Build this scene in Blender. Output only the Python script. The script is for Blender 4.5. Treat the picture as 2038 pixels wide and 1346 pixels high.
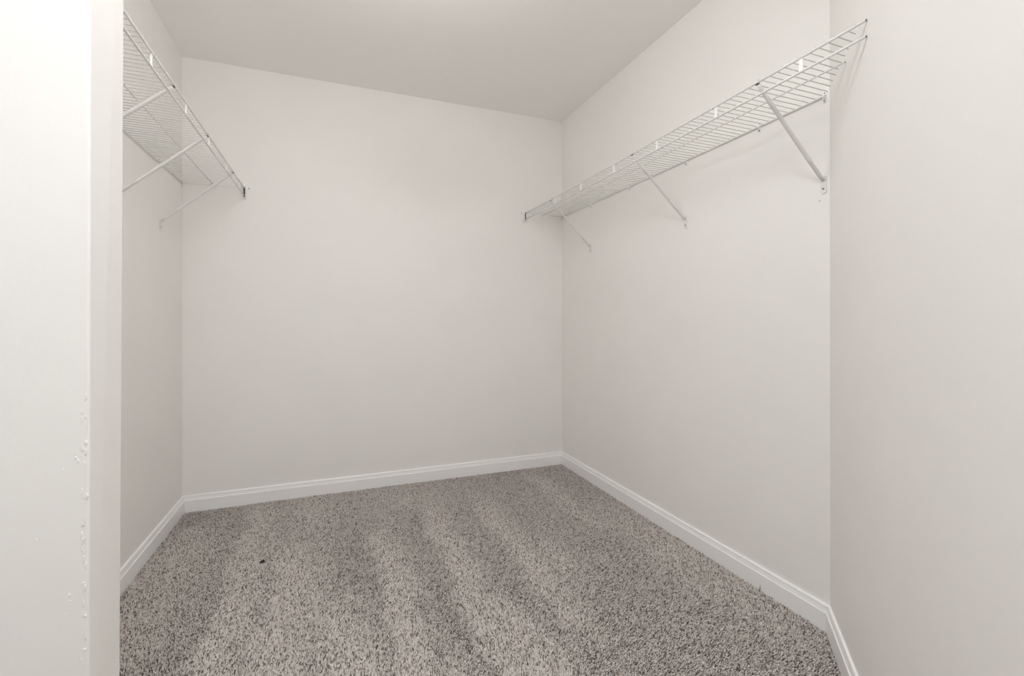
import bpy, math, random
import numpy as np
from mathutils import Matrix, Vector

# ------------------------------------------------------------------ camera
for o in list(bpy.data.objects):
    bpy.data.objects.remove(o)
scene = bpy.context.scene
col = scene.collection
YAW, ROLL, CAM_H = 0.370654, 0.0011648, 1.03114
cam_d = bpy.data.cameras.new('camera')
cam = bpy.data.objects.new('camera', cam_d)
col.objects.link(cam)
cam_d.sensor_fit = 'HORIZONTAL'
cam_d.sensor_width = 36.0
cam_d.lens = 916.07 / 2038 * 36.0
cam_d.shift_y = -(673.0 - 634.83) / 2038
cam_d.clip_start = 0.02
_c, _s = math.cos(YAW), math.sin(YAW)
_fwd = Vector((_s, _c, 0)); _rx = Vector((_c, -_s, 0)); _up = Vector((0, 0, 1))
_right = math.cos(ROLL) * _rx - math.sin(ROLL) * _up
_upr = math.sin(ROLL) * _rx + math.cos(ROLL) * _up
_m = Matrix.Identity(4)
for i in range(3):
    _m[i][0], _m[i][1], _m[i][2] = _right[i], _upr[i], -_fwd[i]
_m[0][3], _m[1][3], _m[2][3] = 0, 0, CAM_H
cam.matrix_world = _m
scene.camera = cam

# ------------------------------------------------------------------ light and exposure
LAMP_POS = (-0.10, 0.10)          # ceiling lamp of the entry, out of frame above the viewer
LAMP_STRENGTH = 23.0
LAMP_RADIUS = 0.26
FILL_POS = (0.20, 1.36)           # unseen fill lamp added to even out the closet light, above the frame
FILL_STRENGTH = 13.6
FILL_RADIUS = 0.17
w = bpy.data.worlds.new('world'); scene.world = w
w.use_nodes = True
w.node_tree.nodes['Background'].inputs[0].default_value = (1, 1, 1, 1)
w.node_tree.nodes['Background'].inputs[1].default_value = 0.0
vs = scene.view_settings
vs.view_transform = 'Standard'; vs.look = 'None'; vs.gamma = 1.0
vs.exposure = 0.20
vs.use_curve_mapping = False
scene.cycles.max_bounces = 14; scene.cycles.diffuse_bounces = 12      # pale room: much of its light is bounced

# ------------------------------------------------------------------ room numbers (metres)
H = 2.44
UR, UL, VB, VC = 1.5255, -0.7539, 2.9413, 1.0338      # right wall, left wall, back wall, start of diagonal wall
VF0, VF1 = 0.917, 1.034                                # front partition faces
PILE = 0.012                                           # carpet pile depth, its top is z = 0
CH = UR - VC                                           # diagonal wall: u = v + CH
ENTRY_L, ENTRY_B = -1.7, -1.3
random.seed(4)
rng = np.random.default_rng(7)

# ------------------------------------------------------------------ helpers
def new_mat(name, color, rough=0.5, metal=0.0, spec=0.5):
    m = bpy.data.materials.new(name); m.use_nodes = True
    b = m.node_tree.nodes['Principled BSDF']
    b.inputs['Base Color'].default_value = (*color, 1)
    b.inputs['Roughness'].default_value = rough
    b.inputs['Metallic'].default_value = metal
    b.inputs['Specular IOR Level'].default_value = spec
    return m

def add_bump(m, scale, strength, dist=0.001, detail=2.0):
    nt = m.node_tree; b = nt.nodes['Principled BSDF']
    g = nt.nodes.new('ShaderNodeNewGeometry')
    n = nt.nodes.new('ShaderNodeTexNoise'); n.inputs['Scale'].default_value = scale; n.inputs['Detail'].default_value = detail
    u = nt.nodes.new('ShaderNodeBump'); u.inputs['Strength'].default_value = strength; u.inputs['Distance'].default_value = dist
    nt.links.new(g.outputs['Position'], n.inputs['Vector'])
    nt.links.new(n.outputs['Fac'], u.inputs['Height']); nt.links.new(u.outputs['Normal'], b.inputs['Normal'])

def add_mottle(m, scale, c0, c1, lo=0.3, hi=0.7, detail=3.0):
    nt = m.node_tree; b = nt.nodes['Principled BSDF']
    g = nt.nodes.new('ShaderNodeNewGeometry')
    n = nt.nodes.new('ShaderNodeTexNoise'); n.inputs['Scale'].default_value = scale; n.inputs['Detail'].default_value = detail
    r = nt.nodes.new('ShaderNodeValToRGB')
    r.color_ramp.elements[0].position = lo; r.color_ramp.elements[0].color = (*c0, 1)
    r.color_ramp.elements[1].position = hi; r.color_ramp.elements[1].color = (*c1, 1)
    nt.links.new(g.outputs['Position'], n.inputs['Vector'])
    nt.links.new(n.outputs['Fac'], r.inputs['Fac']); nt.links.new(r.outputs['Color'], b.inputs['Base Color'])

WALL_C = (0.860, 0.850, 0.834)
M = {}
M['wall'] = new_mat('wall_paint', WALL_C, 0.55, spec=0.3)
add_mottle(M['wall'], 3.0, tuple(c * 0.99 for c in WALL_C), tuple(c * 1.01 for c in WALL_C))
add_bump(M['wall'], 170, 0.16, 0.0008)
M['ceiling'] = new_mat('ceiling_paint', (0.93, 0.922, 0.91), 0.8, spec=0.2)
add_bump(M['ceiling'], 200, 0.10, 0.0006)
M['trim'] = new_mat('trim_paint', (0.90,0.90,0.90), 0.32, spec=0.5)
add_bump(M['trim'], 120, 0.04, 0.0006)
M['vinyl'] = new_mat('white_vinyl_coating', (0.775, 0.77, 0.755), 0.28)
M['wire'] = new_mat('thin_wire_coating', (0.63, 0.62, 0.60), 0.35)
M['plastic'] = new_mat('white_plastic', (0.92, 0.92, 0.915), 0.38)
M['steel'] = new_mat('screw_steel', (0.55, 0.54, 0.52), 0.3, 1.0)
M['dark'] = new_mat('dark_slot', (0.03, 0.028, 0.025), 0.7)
M['cup_dark'] = new_mat('bracket_shade', (0.10, 0.095, 0.09), 0.7)
M['cut'] = new_mat('cut_wire_end', (0.20, 0.19, 0.18), 0.5, 0.6)
M['paper'] = new_mat('paper_label', (0.8, 0.76, 0.72), 0.7)
M['lint'] = new_mat('dark_lint', (0.03, 0.025, 0.02), 0.9)
M['pan'] = new_mat('lamp_pan', (0.75, 0.75, 0.74), 0.4)

def mesh(name, V, F, smooth=False):
    me = bpy.data.meshes.new(name)
    me.from_pydata([tuple(v) for v in V], [], F)
    me.update()
    if smooth:
        me.polygons.foreach_set('use_smooth', [True] * len(me.polygons))
    return me

def world_loc(o):
    l = Vector((0, 0, 0))
    while o:
        l += o.location; o = o.parent
    return l

def link(name, me, mat, parent=None, loc=None):
    if mat and not me.materials:
        me.materials.append(mat)
    o = bpy.data.objects.new(name, me); col.objects.link(o)
    if parent: o.parent = parent
    if loc is not None: o.location = loc
    return o

def part(name, VF, mat, parent=None, smooth=False, origin=None):
    """VF in world coordinates; the object's origin goes to `origin` (default: centre of the bounds)."""
    V, F = VF
    A = np.array(V, float)
    c = Vector(origin) if origin is not None else Vector(((A.min(0) + A.max(0)) / 2).tolist())
    me = mesh(name, [Vector(v) - c for v in V], F, smooth)
    base = world_loc(parent) if parent else Vector((0, 0, 0))
    return link(name, me, mat, parent, c - base)

def tag(o, label=None, cat=None, group=None, kind=None):
    if label: o['label'] = label
    if cat: o['category'] = cat
    if group: o['group'] = group
    if kind: o['kind'] = kind
    return o

def empty(name, loc):
    o = bpy.data.objects.new(name, None); col.objects.link(o); o.location = loc
    o.empty_display_size = 0.05
    return o

def join(*parts):
    V, F = [], []
    for v, f in parts:
        n = len(V); V += [tuple(x) for x in v]; F += [tuple(i + n for i in q) for q in f]
    return V, F

def box(x0, x1, y0, y1, z0, z1):
    V = [(x, y, z) for z in (z0, z1) for x, y in ((x0, y0), (x1, y0), (x1, y1), (x0, y1))]
    return V, [(3, 2, 1, 0), (4, 5, 6, 7), (0, 1, 5, 4), (1, 2, 6, 5), (2, 3, 7, 6), (3, 0, 4, 7)]

def prism(poly, z0, z1, poly_top=None):
    n = len(poly); pt = poly_top or poly
    V = [(x, y, z0) for x, y in poly] + [(x, y, z1) for x, y in pt]
    F = [tuple(range(n - 1, -1, -1)), tuple(range(n, 2 * n))]
    F += [(i, (i + 1) % n, n + (i + 1) % n, n + i) for i in range(n)]
    return V, F

def tube(P, r, n=8, caps=True, flat=None, side=None):
    """round (or flat = (a, b) half axes, a along `side`) tube through points P; r may be a list."""
    P = [Vector(p) for p in P]; k = len(P); V, F = [], []
    rs = r if isinstance(r, (list, tuple)) else [r] * k
    for i, p in enumerate(P):
        t = (P[min(i + 1, k - 1)] - P[max(i - 1, 0)]).normalized()
        if side is not None:
            a = (Vector(side) - t * Vector(side).dot(t)).normalized()
        else:
            a = t.orthogonal().normalized() if abs(t.z) > .9 else t.cross(Vector((0, 0, 1))).normalized()
        b = t.cross(a)
        fa, fb = flat if flat else (1, 1)
        for j in range(n):
            q = 2 * math.pi * (j + .5) / n
            V.append(p + (a * math.cos(q) * fa + b * math.sin(q) * fb) * rs[i])
    for i in range(k - 1):
        for j in range(n):
            F.append((i * n + j, i * n + (j + 1) % n, (i + 1) * n + (j + 1) % n, (i + 1) * n + j))
    if caps:
        F.append(tuple(range(n - 1, -1, -1))); F.append(tuple(range((k - 1) * n, k * n)))
    return V, F

def disc(c, axis, r, t, n=12):
    c = Vector(c); a = Vector(axis).normalized()
    return tube([c, c + a * t * .55, c + a * t], [r, r, r * .6], n)

# ------------------------------------------------------------------ setting: floor, ceiling, walls
ROOM = [(UR, VB), (UL, VB), (UL, VF1), (-0.3603, VF1), (-0.3603, VF0), (ENTRY_L, VF0),
        (ENTRY_L, ENTRY_B), (CH * 0 + ENTRY_B + CH, ENTRY_B), (UR, VC)]
T = 0.1
def struct(name, VF, mat, label=None, smooth=False):
    o = part(name, VF, mat, smooth=smooth)
    return tag(o, label, None, None, 'structure')

x0, x1, y0, y1 = ENTRY_L - T, UR + T, ENTRY_B - T, VB + T
M['underlay'] = new_mat('carpet_backing', (0.20, 0.175, 0.155), 0.95, spec=0.1)
add_mottle(M['underlay'], 320, (0.16, 0.14, 0.125), (0.50, 0.455, 0.42), 0.4, 0.6)
add_bump(M['underlay'], 300, 0.8, 0.006)
struct('floor', box(x0, x1, y0, y1, -PILE - 0.06, -PILE), M['underlay'], 'floor under the carpet of closet and entry')
struct('ceiling', box(x0, x1, y0, y1, H, H + 0.06), M['ceiling'], 'plain off-white flat ceiling of the closet')
zb = -PILE
struct('wall_left', prism([(UL, VB), (UL - T, VB), (UL - T, VF1), (UL, VF1)], zb, H), M['wall'], 'warm grey painted left closet wall carrying the shorter-looking shelf')
struct('wall_back', prism([(UL - T, VB), (UR + T, VB), (UR + T, VB + T), (UL - T, VB + T)], zb, H), M['wall'], 'warm grey painted back wall of the closet')
_k = T * math.tan(math.radians(22.5))
struct('wall_right', prism([(UR, VC), (UR + T, VC - _k), (UR + T, VB), (UR, VB)], zb, H), M['wall'], 'warm grey painted right closet wall under the long shelf')
_d = T / math.sqrt(2)
struct('wall_diagonal', prism([(ENTRY_B + CH, ENTRY_B), (ENTRY_B + CH + _d, ENTRY_B - _d), (UR + T, VC - _k), (UR, VC)], zb, H), M['wall'],
       'grey diagonal wall cutting the near right corner')
# front partition: its end face is the jamb on the left of the picture, with worn rounded corner beads
def stub_poly(up1, up2, r=0.004, n=5):
    P = [(ENTRY_L - T, VF1), (ENTRY_L - T, VF0)]
    for i in range(n + 1):
        a = -math.pi / 2 + math.pi / 2 * i / n
        P.append((up1 - r + r * math.cos(a), VF0 + r + r * math.sin(a)))
    for i in range(n + 1):
        a = math.pi / 2 * i / n
        P.append((up2 - r + r * math.cos(a), VF1 - r + r * math.sin(a)))
    return P
stub = struct('wall_front', prism(stub_poly(-0.3603, -0.3622), zb, H, stub_poly(-0.3535, -0.3483)), M['wall'],
              'bright white-lit partition end at the left with chipped corner paint')
struct('wall_entry_left', prism([(ENTRY_L, VF0), (ENTRY_L - T, VF0), (ENTRY_L - T, ENTRY_B), (ENTRY_L, ENTRY_B)], zb, H), M['wall'])
struct('wall_entry_back', prism([(ENTRY_L - T, ENTRY_B), (ENTRY_L - T, ENTRY_B - T), (ENTRY_B + CH + _d, ENTRY_B - T), (ENTRY_B + CH + _d, ENTRY_B - _d), (ENTRY_B + CH, ENTRY_B)], zb, H), M['wall'])

# ridges and chips of paint along the corner bead of the partition
def chip(cx, cz, w_, h_, t_):
    n = 7; V = []; F = []
    for ring, s in ((0, 1.0), (1, .6)):
        for j in range(n):
            a = 2 * math.pi * j / n
            k = s * random.uniform(.65, 1.1)
            V.append((cx + math.cos(a) * w_ * k, VF0 + .0006 - t_ * ring, cz + math.sin(a) * h_ * k))
    for j in range(n): F.append((j, (j + 1) % n, n + (j + 1) % n, n + j))
    F.append(tuple(range(n, 2 * n)))
    return V, F
chips = []
def corner_u(z): return -0.3603 + 0.0028 * z
for y_px in [782, 788, 822, 830, 838, 845, 880, 886, 893, 900, 910, 922, 968, 975, 983, 990, 1036, 1042, 1056, 1064, 1072, 1080, 1090, 1098, 1106, 1116,
             1132, 1160, 1172, 1185, 1196, 1204, 1216, 1226, 1236, 1246, 1256, 1266, 1290, 1310]:
    z = CAM_H - (y_px - 634.8) / 916.07 * 0.725
    chips.append(chip(corner_u(z) - random.uniform(.0035, .010), z + random.uniform(-.004, .004), random.uniform(.0010, .0030), random.uniform(.003, .009), random.uniform(.0010, .0022)))
for x_px, y_px in ((158, 900), (160, 915), (157, 908), (139, 930), (148, 1178), (150, 1190), (142, 1215), (100, 1060)):
    z = CAM_H - (y_px - 634.8) / 916.07 * 0.725
    chips.append(chip(corner_u(z) - (178 - x_px) * .00082, z, random.uniform(.001, .0025), random.uniform(.002, .005), .0016))
o = part('paint_chip', join(*chips), M['wall'], stub); tag(o, 'chipped and dripped paint ridges along the corner', kind='stuff')
# nail hole in the right wall
wr = bpy.data.objects['wall_right']
o = part('nail_hole', disc((UR + .0004, 1.068, 1.427), (-1, 0, 0), .0016, .0008, 8), M['dark'], wr)

# ------------------------------------------------------------------ baseboards with a moulded top
PROF = [(0, zb), (.0135, zb), (.0135, .0575), (.0128, .0592), (.0102, .0602), (.0096, .0640), (.0078, .0725), (.0074, .0742),
        (.0082, .0752), (.0078, .0790), (.0060, .0822), (.0030, .0834), (0, .0834)]
n_r = len(ROOM)
def miter(i):
    a, b, c = [Vector(ROOM[(i + k) % n_r]) for k in (-1, 0, 1)]
    d0, d1 = (b - a).normalized(), (c - b).normalized()
    n0, n1 = Vector((-d0.y, d0.x)), Vector((-d1.y, d1.x))
    s = n0 + n1
    return s / s.dot(n0)
names = {0: 'baseboard_back', 1: 'baseboard_left', 2: 'baseboard_front', 3: 'baseboard_jamb', 4: 'baseboard_entry_front', 5: 'baseboard_entry_left',
         6: 'baseboard_entry_back', 7: 'baseboard_diagonal', 8: 'baseboard_right'}
for i in range(n_r):
    A, B = Vector(ROOM[i]), Vector(ROOM[(i + 1) % n_r]); mA, mB = miter(i), miter((i + 1) % n_r)
    V = [(*(A + mA * t), z) for t, z in PROF] + [(*(B + mB * t), z) for t, z in PROF]
    k = len(PROF)
    F = [(j, (j + 1) % k, k + (j + 1) % k, k + j) for j in range(k)] + [tuple(range(k - 1, -1, -1)), tuple(range(k, 2 * k))]
    struct(names[i], (V, F), M['trim'], 'white moulded baseboard along the ' + names[i].replace('baseboard_', '').replace('_', ' ') + ' wall')

# ------------------------------------------------------------------ wire shelves
def zshelf_right(v): return 1.7555 + .0165 * ((2.92 - v) / 2.18) ** 2
def zshelf_left(v): return 1.7570
R_F, R_M, R_W = .0036, .0026, .0013
def make_shelf(name, label, wall, sgn, u_front, u_mid, u_rear, zf, v_near, v_far, wire_v, clips, braces, tabs, diag):
    """sgn = direction from the wall into the room along u."""
    root = empty(name, (wall, (v_near + v_far) / 2, 1.445))
    tag(root, label, 'wire shelf', 'ventilated wire closet shelves')
    def vend(u): return max(v_near, u - CH + .004) if diag else v_near
    def rod(nm, u, dz, r, far, n=10):
        vn = vend(u)
        vs_ = [vn + (far - vn) * k / 8 for k in range(9)]
        o_ = part(nm, tube([(u, v, zf(v) + dz) for v in vs_], r, n), M['vinyl'], root, True)
        if diag:
            q = disc((u, vn + .0004, zf(vn) + dz), (0, -1, 0), r * .82, .0012, 10)
            part('cut_end', q, M['cut'], o_)
        return o_
    rod('front_rod', u_front, 0, R_F, v_far - .012)
    rod('hang_rod', u_front, -.0405, R_F, v_far - .012)
    rod('middle_rod', u_mid, .001, R_M, v_far - .006)
    if diag:
        vs_ = [1.045 + (v_far - .006 - 1.045) * k / 8 for k in range(9)]
        part('rear_rod', tube([(u_rear, v, zf(v) + .001) for v in vs_], R_M, 10), M['vinyl'], root, True)
    else:
        rod('rear_rod', u_rear, .001, R_M, v_far - .006)
    # deck wires, one object each, sharing one mesh where the length is the same
    L = abs(u_rear - u_front) + .006
    uc = (u_rear + u_front) / 2
    d = .0045
    def wire_mesh(l, s0):
        # front tip curls down over the front rod
        a, b = -l / 2 * s0, l / 2 * s0
        return mesh('wire', *tube([(a, 0, -.0022), (a + s0 * .003, 0, 0), (b, 0, 0)], R_W, 6), smooth=True)
    shared = wire_mesh(L, -sgn); shared.materials.append(M['wire'])
    for v in wire_v:
        z = zf(v) + R_F + R_W - .0003
        if diag and v + CH - .013 < u_rear:
            a, b = u_front - .003, v + CH - .013
            if b - a < .012: continue
            me = wire_mesh(b - a, 1.0); me.materials.append(M['wire'])
            o_ = link('wire', me, None, root, Vector(((a + b) / 2, v, z)) - root.location)
        else:
            o_ = link('wire', shared, None, root, Vector((uc, v, z)) - root.location)
    # lip tabs between the front rods
    for v in tabs:
        z1_, z0_ = zf(v) + .002, zf(v) - .0425
        V, F = [], []
        for k in range(7):
            q = k / 6; z = z1_ + (z0_ - z1_) * q
            bow = -sgn * (.0005 + .0025 * math.sin(math.pi * q))
            for du, dv in ((-.0009, -.006), (.0009, -.006), (.0009, .006), (-.0009, .006)):
                V.append((u_front + bow + du + sgn * .001, v + dv, z))
        for k in range(6):
            for j in range(4): F.append((k * 4 + j, k * 4 + (j + 1) % 4, k * 4 + 4 + (j + 1) % 4, k * 4 + 4 + j))
        F += [(3, 2, 1, 0), (24, 25, 26, 27)]
        part('lip_tab', (V, F), M['plastic'], root)
    # wall clips: back plate, jaw round the rear rod, pin above, screw below
    for v in clips:
        z = zf(v) + .001
        jaw = []
        for k in range(8):
            a = math.radians(-60 + 240 * k / 7)
            jaw.append((u_rear + sgn * math.sin(a) * .0046 * 1.0, v, z + math.cos(a) * .0046))
        g = join(box(min(wall, wall + sgn * .003), max(wall, wall + sgn * .003), v - .006, v + .006, z - .021, z + .016),
                 tube(jaw, 1.0, 6, flat=(.0055, .0012), side=(0, 1, 0)),
                 box(min(wall, u_rear), max(wall, u_rear), v - .0055, v + .0055, z - .0075, z - .0045))
        o_ = part('wall_clip', g, M['plastic'], root)
        part('screw', join(disc((wall + sgn * .003, v, z - .0145), (sgn, 0, 0), .0042, .0022, 12)), M['steel'], o_, True)
        part('screw_slot', box(*sorted((wall + sgn * .0051, wall + sgn * .0054)), v - .003, v + .003, z - .0151, z - .0139), M['dark'], o_)
        part('pin', disc((wall + sgn * .003, v, z + .0115), (sgn, 0, 0), .0022, .0015, 10), M['cut'], o_, True)
    # diagonal braces from the front rod down to a foot plate on the wall
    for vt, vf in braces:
        zt, zfoot = zf(vt) - .0065, 1.492
        A = Vector((u_front + (-sgn) * .004, vt, zt)); B = Vector((wall + sgn * .007, vf, zfoot))
        P = [A.lerp(B, q) for q in (0, .03, .10, .18, .6, .775, .778, .788, .791, .95, 1.0)]
        rr = [.82, .86, .9, 1, 1, 1, 1.06, 1.06, 1, .95, .8]
        o_ = part('support_brace', tube(P, rr, 14, flat=(.0074, .0056), side=(0, 1, 0)), M['vinyl'], root, True)
        # foot plate with rounded lower end
        pl = [(vf - .0095, zfoot + .012)]
        for k in range(9):
            a = math.pi + math.pi * k / 8
            pl.append((vf + .0095 * math.cos(a), 1.4535 + .006 * math.sin(a)))
        pl.append((vf + .0095, zfoot + .012))
        n = len(pl)
        V = [(wall + sgn * .0004, a, b) for a, b in pl] + [(wall + sgn * .0032, a, b) for a, b in pl]
        F = [tuple(range(n)), tuple(range(2 * n - 1, n - 1, -1))] + [(j, (j + 1) % n, n + (j + 1) % n, n + j) for j in range(n)]
        part('foot_plate', (V, F), M['vinyl'], o_)
        part('screw', disc((wall + sgn * .0032, vf, 1.464), (sgn, 0, 0), .0042, .0022, 12), M['steel'], o_, True)
        part('screw_slot', box(*sorted((wall + sgn * .0053, wall + sgn * .0056)), vf - .0025, vf + .0025, 1.4632, 1.4648), M['dark'], o_)
        # hook strap over the front rod and a dark box painting the shadow gap beneath it
        arc = []
        for k in range(10):
            a = math.radians(-130 + 260 * k / 9)
            arc.append((u_front + math.sin(a) * .0052, vt, zf(vt) + math.cos(a) * .0052))
        part('hook', tube(arc, 1.0, 6, flat=(.0075, .0009), side=(0, 1, 0)), M['vinyl'], o_)
        part('hook_shade', box(u_front - .0016, u_front + .0016, vt - .006, vt + .006, zf(vt) - .0064, zf(vt) - .0050), M['dark'], o_)
    # cup bracket on the back wall that takes the ends of both front rods, with a screw ear
    zc = zf(v_far); e0, e1 = VB - .024, VB
    cw, zt, z0_ = .0080, zc + .0085, zc - .0480
    cup = join(box(u_front - cw, u_front - cw + .0028, e0, e1, z0_, zt), box(u_front + cw - .0028, u_front + cw, e0, e1, z0_, zt),
               box(u_front - cw, u_front + cw, e0, e1, z0_ - .0016, z0_), box(u_front - cw, u_front + cw, e1 - .0015, e1, z0_, zt),
               box(u_front - cw, u_front + cw, e0, e1, zt, zt + .0016))
    ue = u_front + sgn * .022
    ear = join(disc((ue, VB, zc + .006), (0, -1, 0), .009, .003, 16), box(min(ue, u_front), max(ue, u_front), VB - .003, VB, zc - .001, zc + .010))
    o_ = part('end_bracket', join(cup, ear), M['plastic'], root)
    part('screw', disc((ue, VB - .003, zc + .006), (0, -1, 0), .0035, .002, 10), M['steel'], o_, True)
    part('recess_shade', box(u_front - cw + .0029, u_front + cw - .0029, e0 + .008, e1 - .002, z0_ + .001, zt - .001), M['cup_dark'], o_)  # dark block stands in for the shade inside the hollow cup
    return root

wv_r = [.771 + .0256 * k for k in range(200) if .771 + .0256 * k < VB - .006]
shelf_r = make_shelf('wire_shelf', 'long white wire shelf on the right wall with an open diagonally cut near end',
                     UR, -1, 1.234, 1.3765, 1.5195, zshelf_right, .742, VB, wv_r,
                     [1.049, 1.300, 1.694, 2.128, 2.537, 2.927], [(1.061, 1.053), (1.706, 1.697), (2.524, 2.545)],
                     [.918, 1.229, 1.540, 1.851, 2.163, 2.469], True)
wv_l = [VB - .009 - .0254 * k for k in range(200) if VB - .009 - .0254 * k > VF1 + .01]
shelf_l = make_shelf('wire_shelf', 'white wire shelf on the left wall partly hidden behind the partition edge',
                     UL, 1, -.459, -.6035, -.748, zshelf_left, VF1 + .004, VB, wv_l,
                     [1.34, 1.75, 2.16, 2.572, 2.922], [(1.25, 1.25), (1.708, 1.70), (2.121, 2.115), (2.609, 2.605)],
                     [1.205, 1.523, 1.842, 2.149, 2.476, 2.80], False)
# paper label tucked under the deck in the far corner of the right shelf
V, F = [], []
for k in range(7):
    q = k / 6
    for v, dz in ((2.888, 0), (2.926, .0015)):
        V.append((1.425 + .088 * q, v, zshelf_right(2.9) - .0015 - .004 * math.sin(math.pi * q) + dz))
n = len(V); V += [(a, b, c + .0005) for a, b, c in V]
for k in range(6):
    a = 2 * k
    F += [(a, a + 1, a + 3, a + 2), (n + a, n + a + 2, n + a + 3, n + a + 1)]
nt = M['paper'].node_tree; bs = nt.nodes['Principled BSDF']
g = nt.nodes.new('ShaderNodeNewGeometry'); wv = nt.nodes.new('ShaderNodeTexWave'); wv.inputs['Scale'].default_value = 60; wv.bands_direction = 'Y'
rp = nt.nodes.new('ShaderNodeValToRGB'); rp.color_ramp.elements[0].color = (.66, .50, .45, 1); rp.color_ramp.elements[1].color = (.92, .89, .87, 1)
rp.color_ramp.elements[0].position = .15; rp.color_ramp.elements[1].position = .4
nt.links.new(g.outputs['Position'], wv.inputs['Vector']); nt.links.new(wv.outputs['Fac'], rp.inputs['Fac']); nt.links.new(rp.outputs['Color'], bs.inputs['Base Color'])
o = part('paper_label', (V, F), M['paper'], shelf_r); tag(o, 'small printed paper label under the wires')

# ------------------------------------------------------------------ carpet: a pile of single tufts leaning with the vacuum strokes
def carpet_lean(u, v):
    """+1 pile brushed away from the viewer (light), -1 towards the viewer (dark)."""
    base = -.80
    L = np.full_like(u, base)
    def stroke(uc, v0, v1, w_left, w_right, amp, slope=0.0, fade=.25):
        nonlocal L
        x = u - (uc + slope * (v - 1.8))
        prof = np.where(x < 0, np.exp(-(x / w_left) ** 2), np.exp(-(x / w_right) ** 2))
        ext = np.clip((v - v0) / fade, 0, 1) * np.clip((v1 - v) / fade, 0, 1)
        L = np.maximum(L, base + (amp - base) * prof * ext)
    u = u + .012 * np.sin(v * 9) + .01 * np.sin(v * 23 + 1) + .006 * np.sin(v * 61 + u * 40)
    stroke(-.66, .8, 2.75, .10, .14, .35)
    stroke(-.35, .8, 3.05, .04, .08, .95, -.02)
    stroke(-.19, .8, 2.45, .045, .13, 1.05, .02, .3)
    stroke(-.02, .8, 1.95, .10, .12, .7, -.20, .35)
    stroke(.205, .8, 2.45, .032, .08, 1.1, -.02, .35)
    stroke(.33, .8, 1.5, .06, .07, .3)
    stroke(.475, .8, 2.85, .035, .066, 1.15, .01, .45)
    stroke(.53, .8, 1.75, .05, .09, .9, -.06, .3)
    stroke(.765, 1.2, 2.65, .035, .068, 1.2, .0, .35)
    stroke(.90, 1.5, 2.05, .03, .06, .5)
    stroke(1.22, 1.9, 2.95, .035, .06, .8, .0, .3)
    stroke(1.40, .9, 2.3, .09, .12, 1.1, .0, .5)
    stroke(1.0, .8, 1.2, .025, .06, .8, .3)
    stroke(.35, 2.35, 3.3, .25, .30, -.1, 0, .3)
    stroke(-.1, 2.3, 3.3, .12, .15, -.05, 0, .3)
    return L
SP = 0.0044
uu, vv = np.meshgrid(np.arange(UL + .012, UR - .012, SP), np.arange(.45, VB - .012, SP * .866))
uu = uu + (np.arange(uu.shape[0]) % 2)[:, None] * SP / 2
uu, vv = uu.ravel(), vv.ravel()
uu = uu + rng.normal(0, SP * .26, uu.size); vv = vv + rng.normal(0, SP * .26, uu.size)
bt = .0140
keep = (uu > UL + bt) & (uu < UR - bt) & (vv < VB - bt) & (uu - vv < CH - bt * 1.4)
keep &= ~((uu < -.3603 + bt) & (vv < VF1 + bt)) & ~((vv < VF1) & (uu < vv - 1.35))
uu, vv = uu[keep], vv[keep]; N = uu.size
lean = carpet_lean(uu, vv)
hgt = .0105 * rng.uniform(.80, 1.18, N) * (1 - .10 * np.abs(lean))
ang = rng.uniform(0, 2 * np.pi, N)
jit = rng.normal(0, .0016, (2, N))
dv = lean * .0074 + jit[0]; du = jit[1] + .0008
r0, r2 = .0021 * rng.uniform(.9, 1.1, N), .0019 * rng.uniform(.75, 1.25, N)
K = 3
co = np.zeros((N, K * 2, 3), np.float32)
for k in range(K):
    for lev, (rad, q) in enumerate(((r0, 0), (r2, 1.0))):
        a = ang + 2 * np.pi * k / K + lev * .8
        co[:, lev * K + k, 0] = uu + du * q + np.cos(a) * rad
        co[:, lev * K + k, 1] = vv + dv * q + np.sin(a) * rad
        co[:, lev * K + k, 2] = -PILE + .0005 + hgt * q
tri = []
for k in range(K):
    a, b = k, (k + 1) % K
    tri += [(a, b, b + K), (a, b + K, a + K)]
tri.append((K, K + 1, K + 2))
tri = np.array(tri, np.int32)
faces = (tri[None] + (np.arange(N, dtype=np.int32) * K * 2)[:, None, None]).reshape(-1, 3)
me = bpy.data.meshes.new('carpet')
me.vertices.add(N * K * 2); me.vertices.foreach_set('co', co.ravel())
me.loops.add(faces.size); me.loops.foreach_set('vertex_index', faces.ravel())
me.polygons.add(len(faces)); me.polygons.foreach_set('loop_start', np.arange(0, faces.size, 3, dtype=np.int32))
me.polygons.foreach_set('loop_total', np.full(len(faces), 3, np.int32))
me.update(calc_edges=True)
# yarn shade of each tuft: beige, taupe and brown plies
yarn = np.array([(.93, .868, .825), (.825, .760, .715), (.64, .578, .54), (.355, .31, .285), (.18, .153, .137)])
pick = rng.choice(5, N, p=[.345, .275, .18, .12, .08])
c3 = yarn[pick] * rng.uniform(.88, 1.12, N)[:, None]
ca = np.ones((N, K * 2, 4), np.float32)
ca[:, :K, :3] = np.minimum(c3 * 1.1, .95)[:, None, :]          # sides of the yarn
ca[:, K:, :3] = (c3 * .85)[:, None, :]                         # cut tips are a shade darker
at = me.attributes.new('yarn', 'FLOAT_COLOR', 'POINT'); at.data.foreach_set('color', ca.ravel())
mc = new_mat('carpet_yarn', (.4, .36, .32), .9, spec=.15)
nt = mc.node_tree; a_ = nt.nodes.new('ShaderNodeAttribute'); a_.attribute_name = 'yarn'
nt.links.new(a_.outputs['Color'], nt.nodes['Principled BSDF'].inputs['Base Color'])
carpet = link('carpet', me, mc)
tag(carpet, 'flecked taupe and beige plush carpet with vacuum strokes on the closet floor', 'carpet', None, 'stuff')

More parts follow.
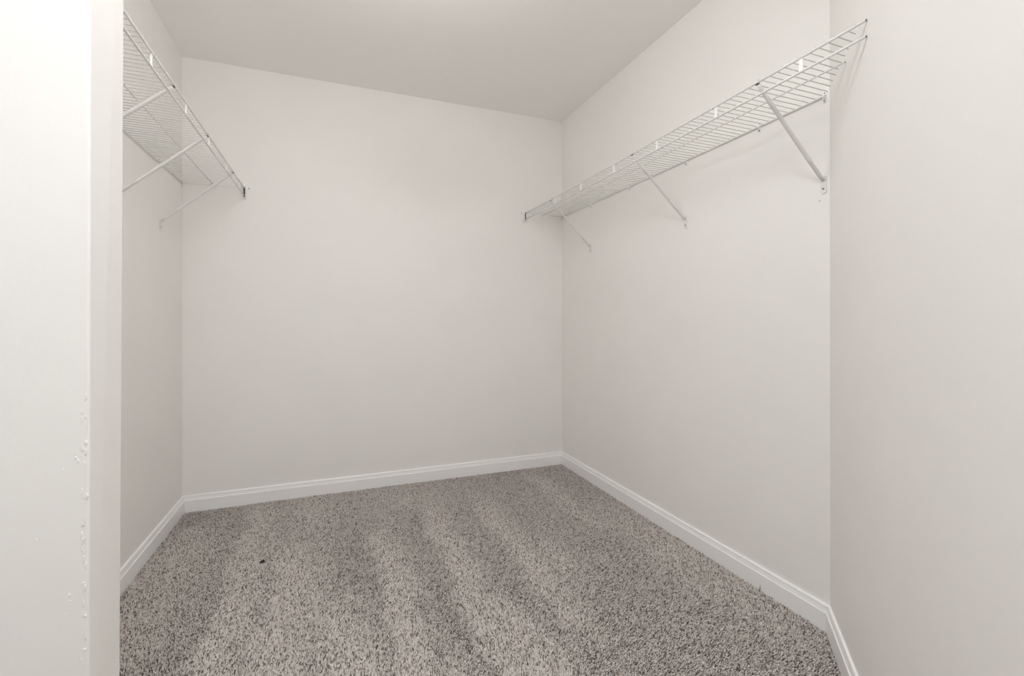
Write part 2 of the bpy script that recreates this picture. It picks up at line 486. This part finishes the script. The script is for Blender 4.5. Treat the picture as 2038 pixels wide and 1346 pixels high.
# ------------------------------------------------------------------ small things lying about
V, F = tube([(-.290, 2.195, -.001), (-.286, 2.199, .004), (-.281, 2.202, .003), (-.276, 2.208, .005), (-.272, 2.205, .001)], [.002, .0045, .0055, .004, .0015], 6)
tag(part('lint', (V, F), M['lint']), 'tiny dark speck of lint on the carpet left of centre', 'lint')
V, F = tube([(1.502, 1.288, -.004), (1.505, 1.284, .008), (1.501, 1.281, .016), (1.505, 1.283, .022)], [.0012, .0011, .0011, .0009], 5)
tag(part('loose_fibre', (V, F), M['lint']), 'dark loose carpet fibre standing up against the right baseboard', 'fibre')

# ------------------------------------------------------------------ ceiling lamp of the entry (above the viewer, out of frame)
lamp = empty('ceiling_lamp', (LAMP_POS[0], LAMP_POS[1], H))
tag(lamp, 'round flush ceiling lamp with white glass dome in the entry', 'lamp')
def lathe(prof, cx, cy, n=32):
    V, F = [], []
    for r, z in prof:
        for j in range(n):
            a = 2 * math.pi * j / n
            V.append((cx + r * math.cos(a), cy + r * math.sin(a), z))
    for i in range(len(prof) - 1):
        for j in range(n):
            F.append((i * n + j, (i + 1) * n + j, (i + 1) * n + (j + 1) % n, i * n + (j + 1) % n))
    F.append(tuple((len(prof) - 1) * n + j for j in range(n)))
    return V, F
part('pan', lathe([(.02, H), (LAMP_RADIUS + .012, H), (LAMP_RADIUS + .012, H - .022), (LAMP_RADIUS, H - .025), (.02, H - .025)], *LAMP_POS), M['pan'], lamp, False)
mg = new_mat('lamp_glass', (.9, .9, .88), .4)
b = mg.node_tree.nodes['Principled BSDF']
b.inputs['Emission Color'].default_value = (0.955, 0.98, 1.0, 1); b.inputs['Emission Strength'].default_value = LAMP_STRENGTH
prof = [(LAMP_RADIUS * math.cos(a), H - .026 - .075 * math.sin(a)) for a in [math.pi / 2 * k / 8 for k in range(8)]] + [(.012, H - .101)]
mg.cycles.emission_sampling = 'FRONT'
part('glass_dome', lathe(prof[::2], *LAMP_POS, n=18), mg, lamp, True)

bowl = empty('ceiling_lamp', (FILL_POS[0], FILL_POS[1], H))  # made-up fill lamp, added to flatten the light and soften shadows
tag(bowl, 'added unseen fill lamp with white glass bowl inside the closet', 'lamp')
part('canopy', lathe([(.01, H), (.065, H), (.06, H - .018), (.02, H - .025), (.009, H - .03), (.009, H - .14)], *FILL_POS), M['pan'], bowl, True)
mg2 = mg.copy(); mg2.name = 'fill_glass'
mg2.node_tree.nodes['Principled BSDF'].inputs['Emission Color'].default_value = (1.0, 0.98, 0.95, 1)
mg2.node_tree.nodes['Principled BSDF'].inputs['Emission Strength'].default_value = FILL_STRENGTH
prof = [(max(.012, FILL_RADIUS * math.sin(a)), H - .235 + .095 * math.cos(a)) for a in [math.pi * k / 14 for k in range(15)]]
mg2.cycles.emission_sampling = 'FRONT'
part('fill_bowl', lathe(prof[::2], *FILL_POS, n=18), mg2, bowl, True)
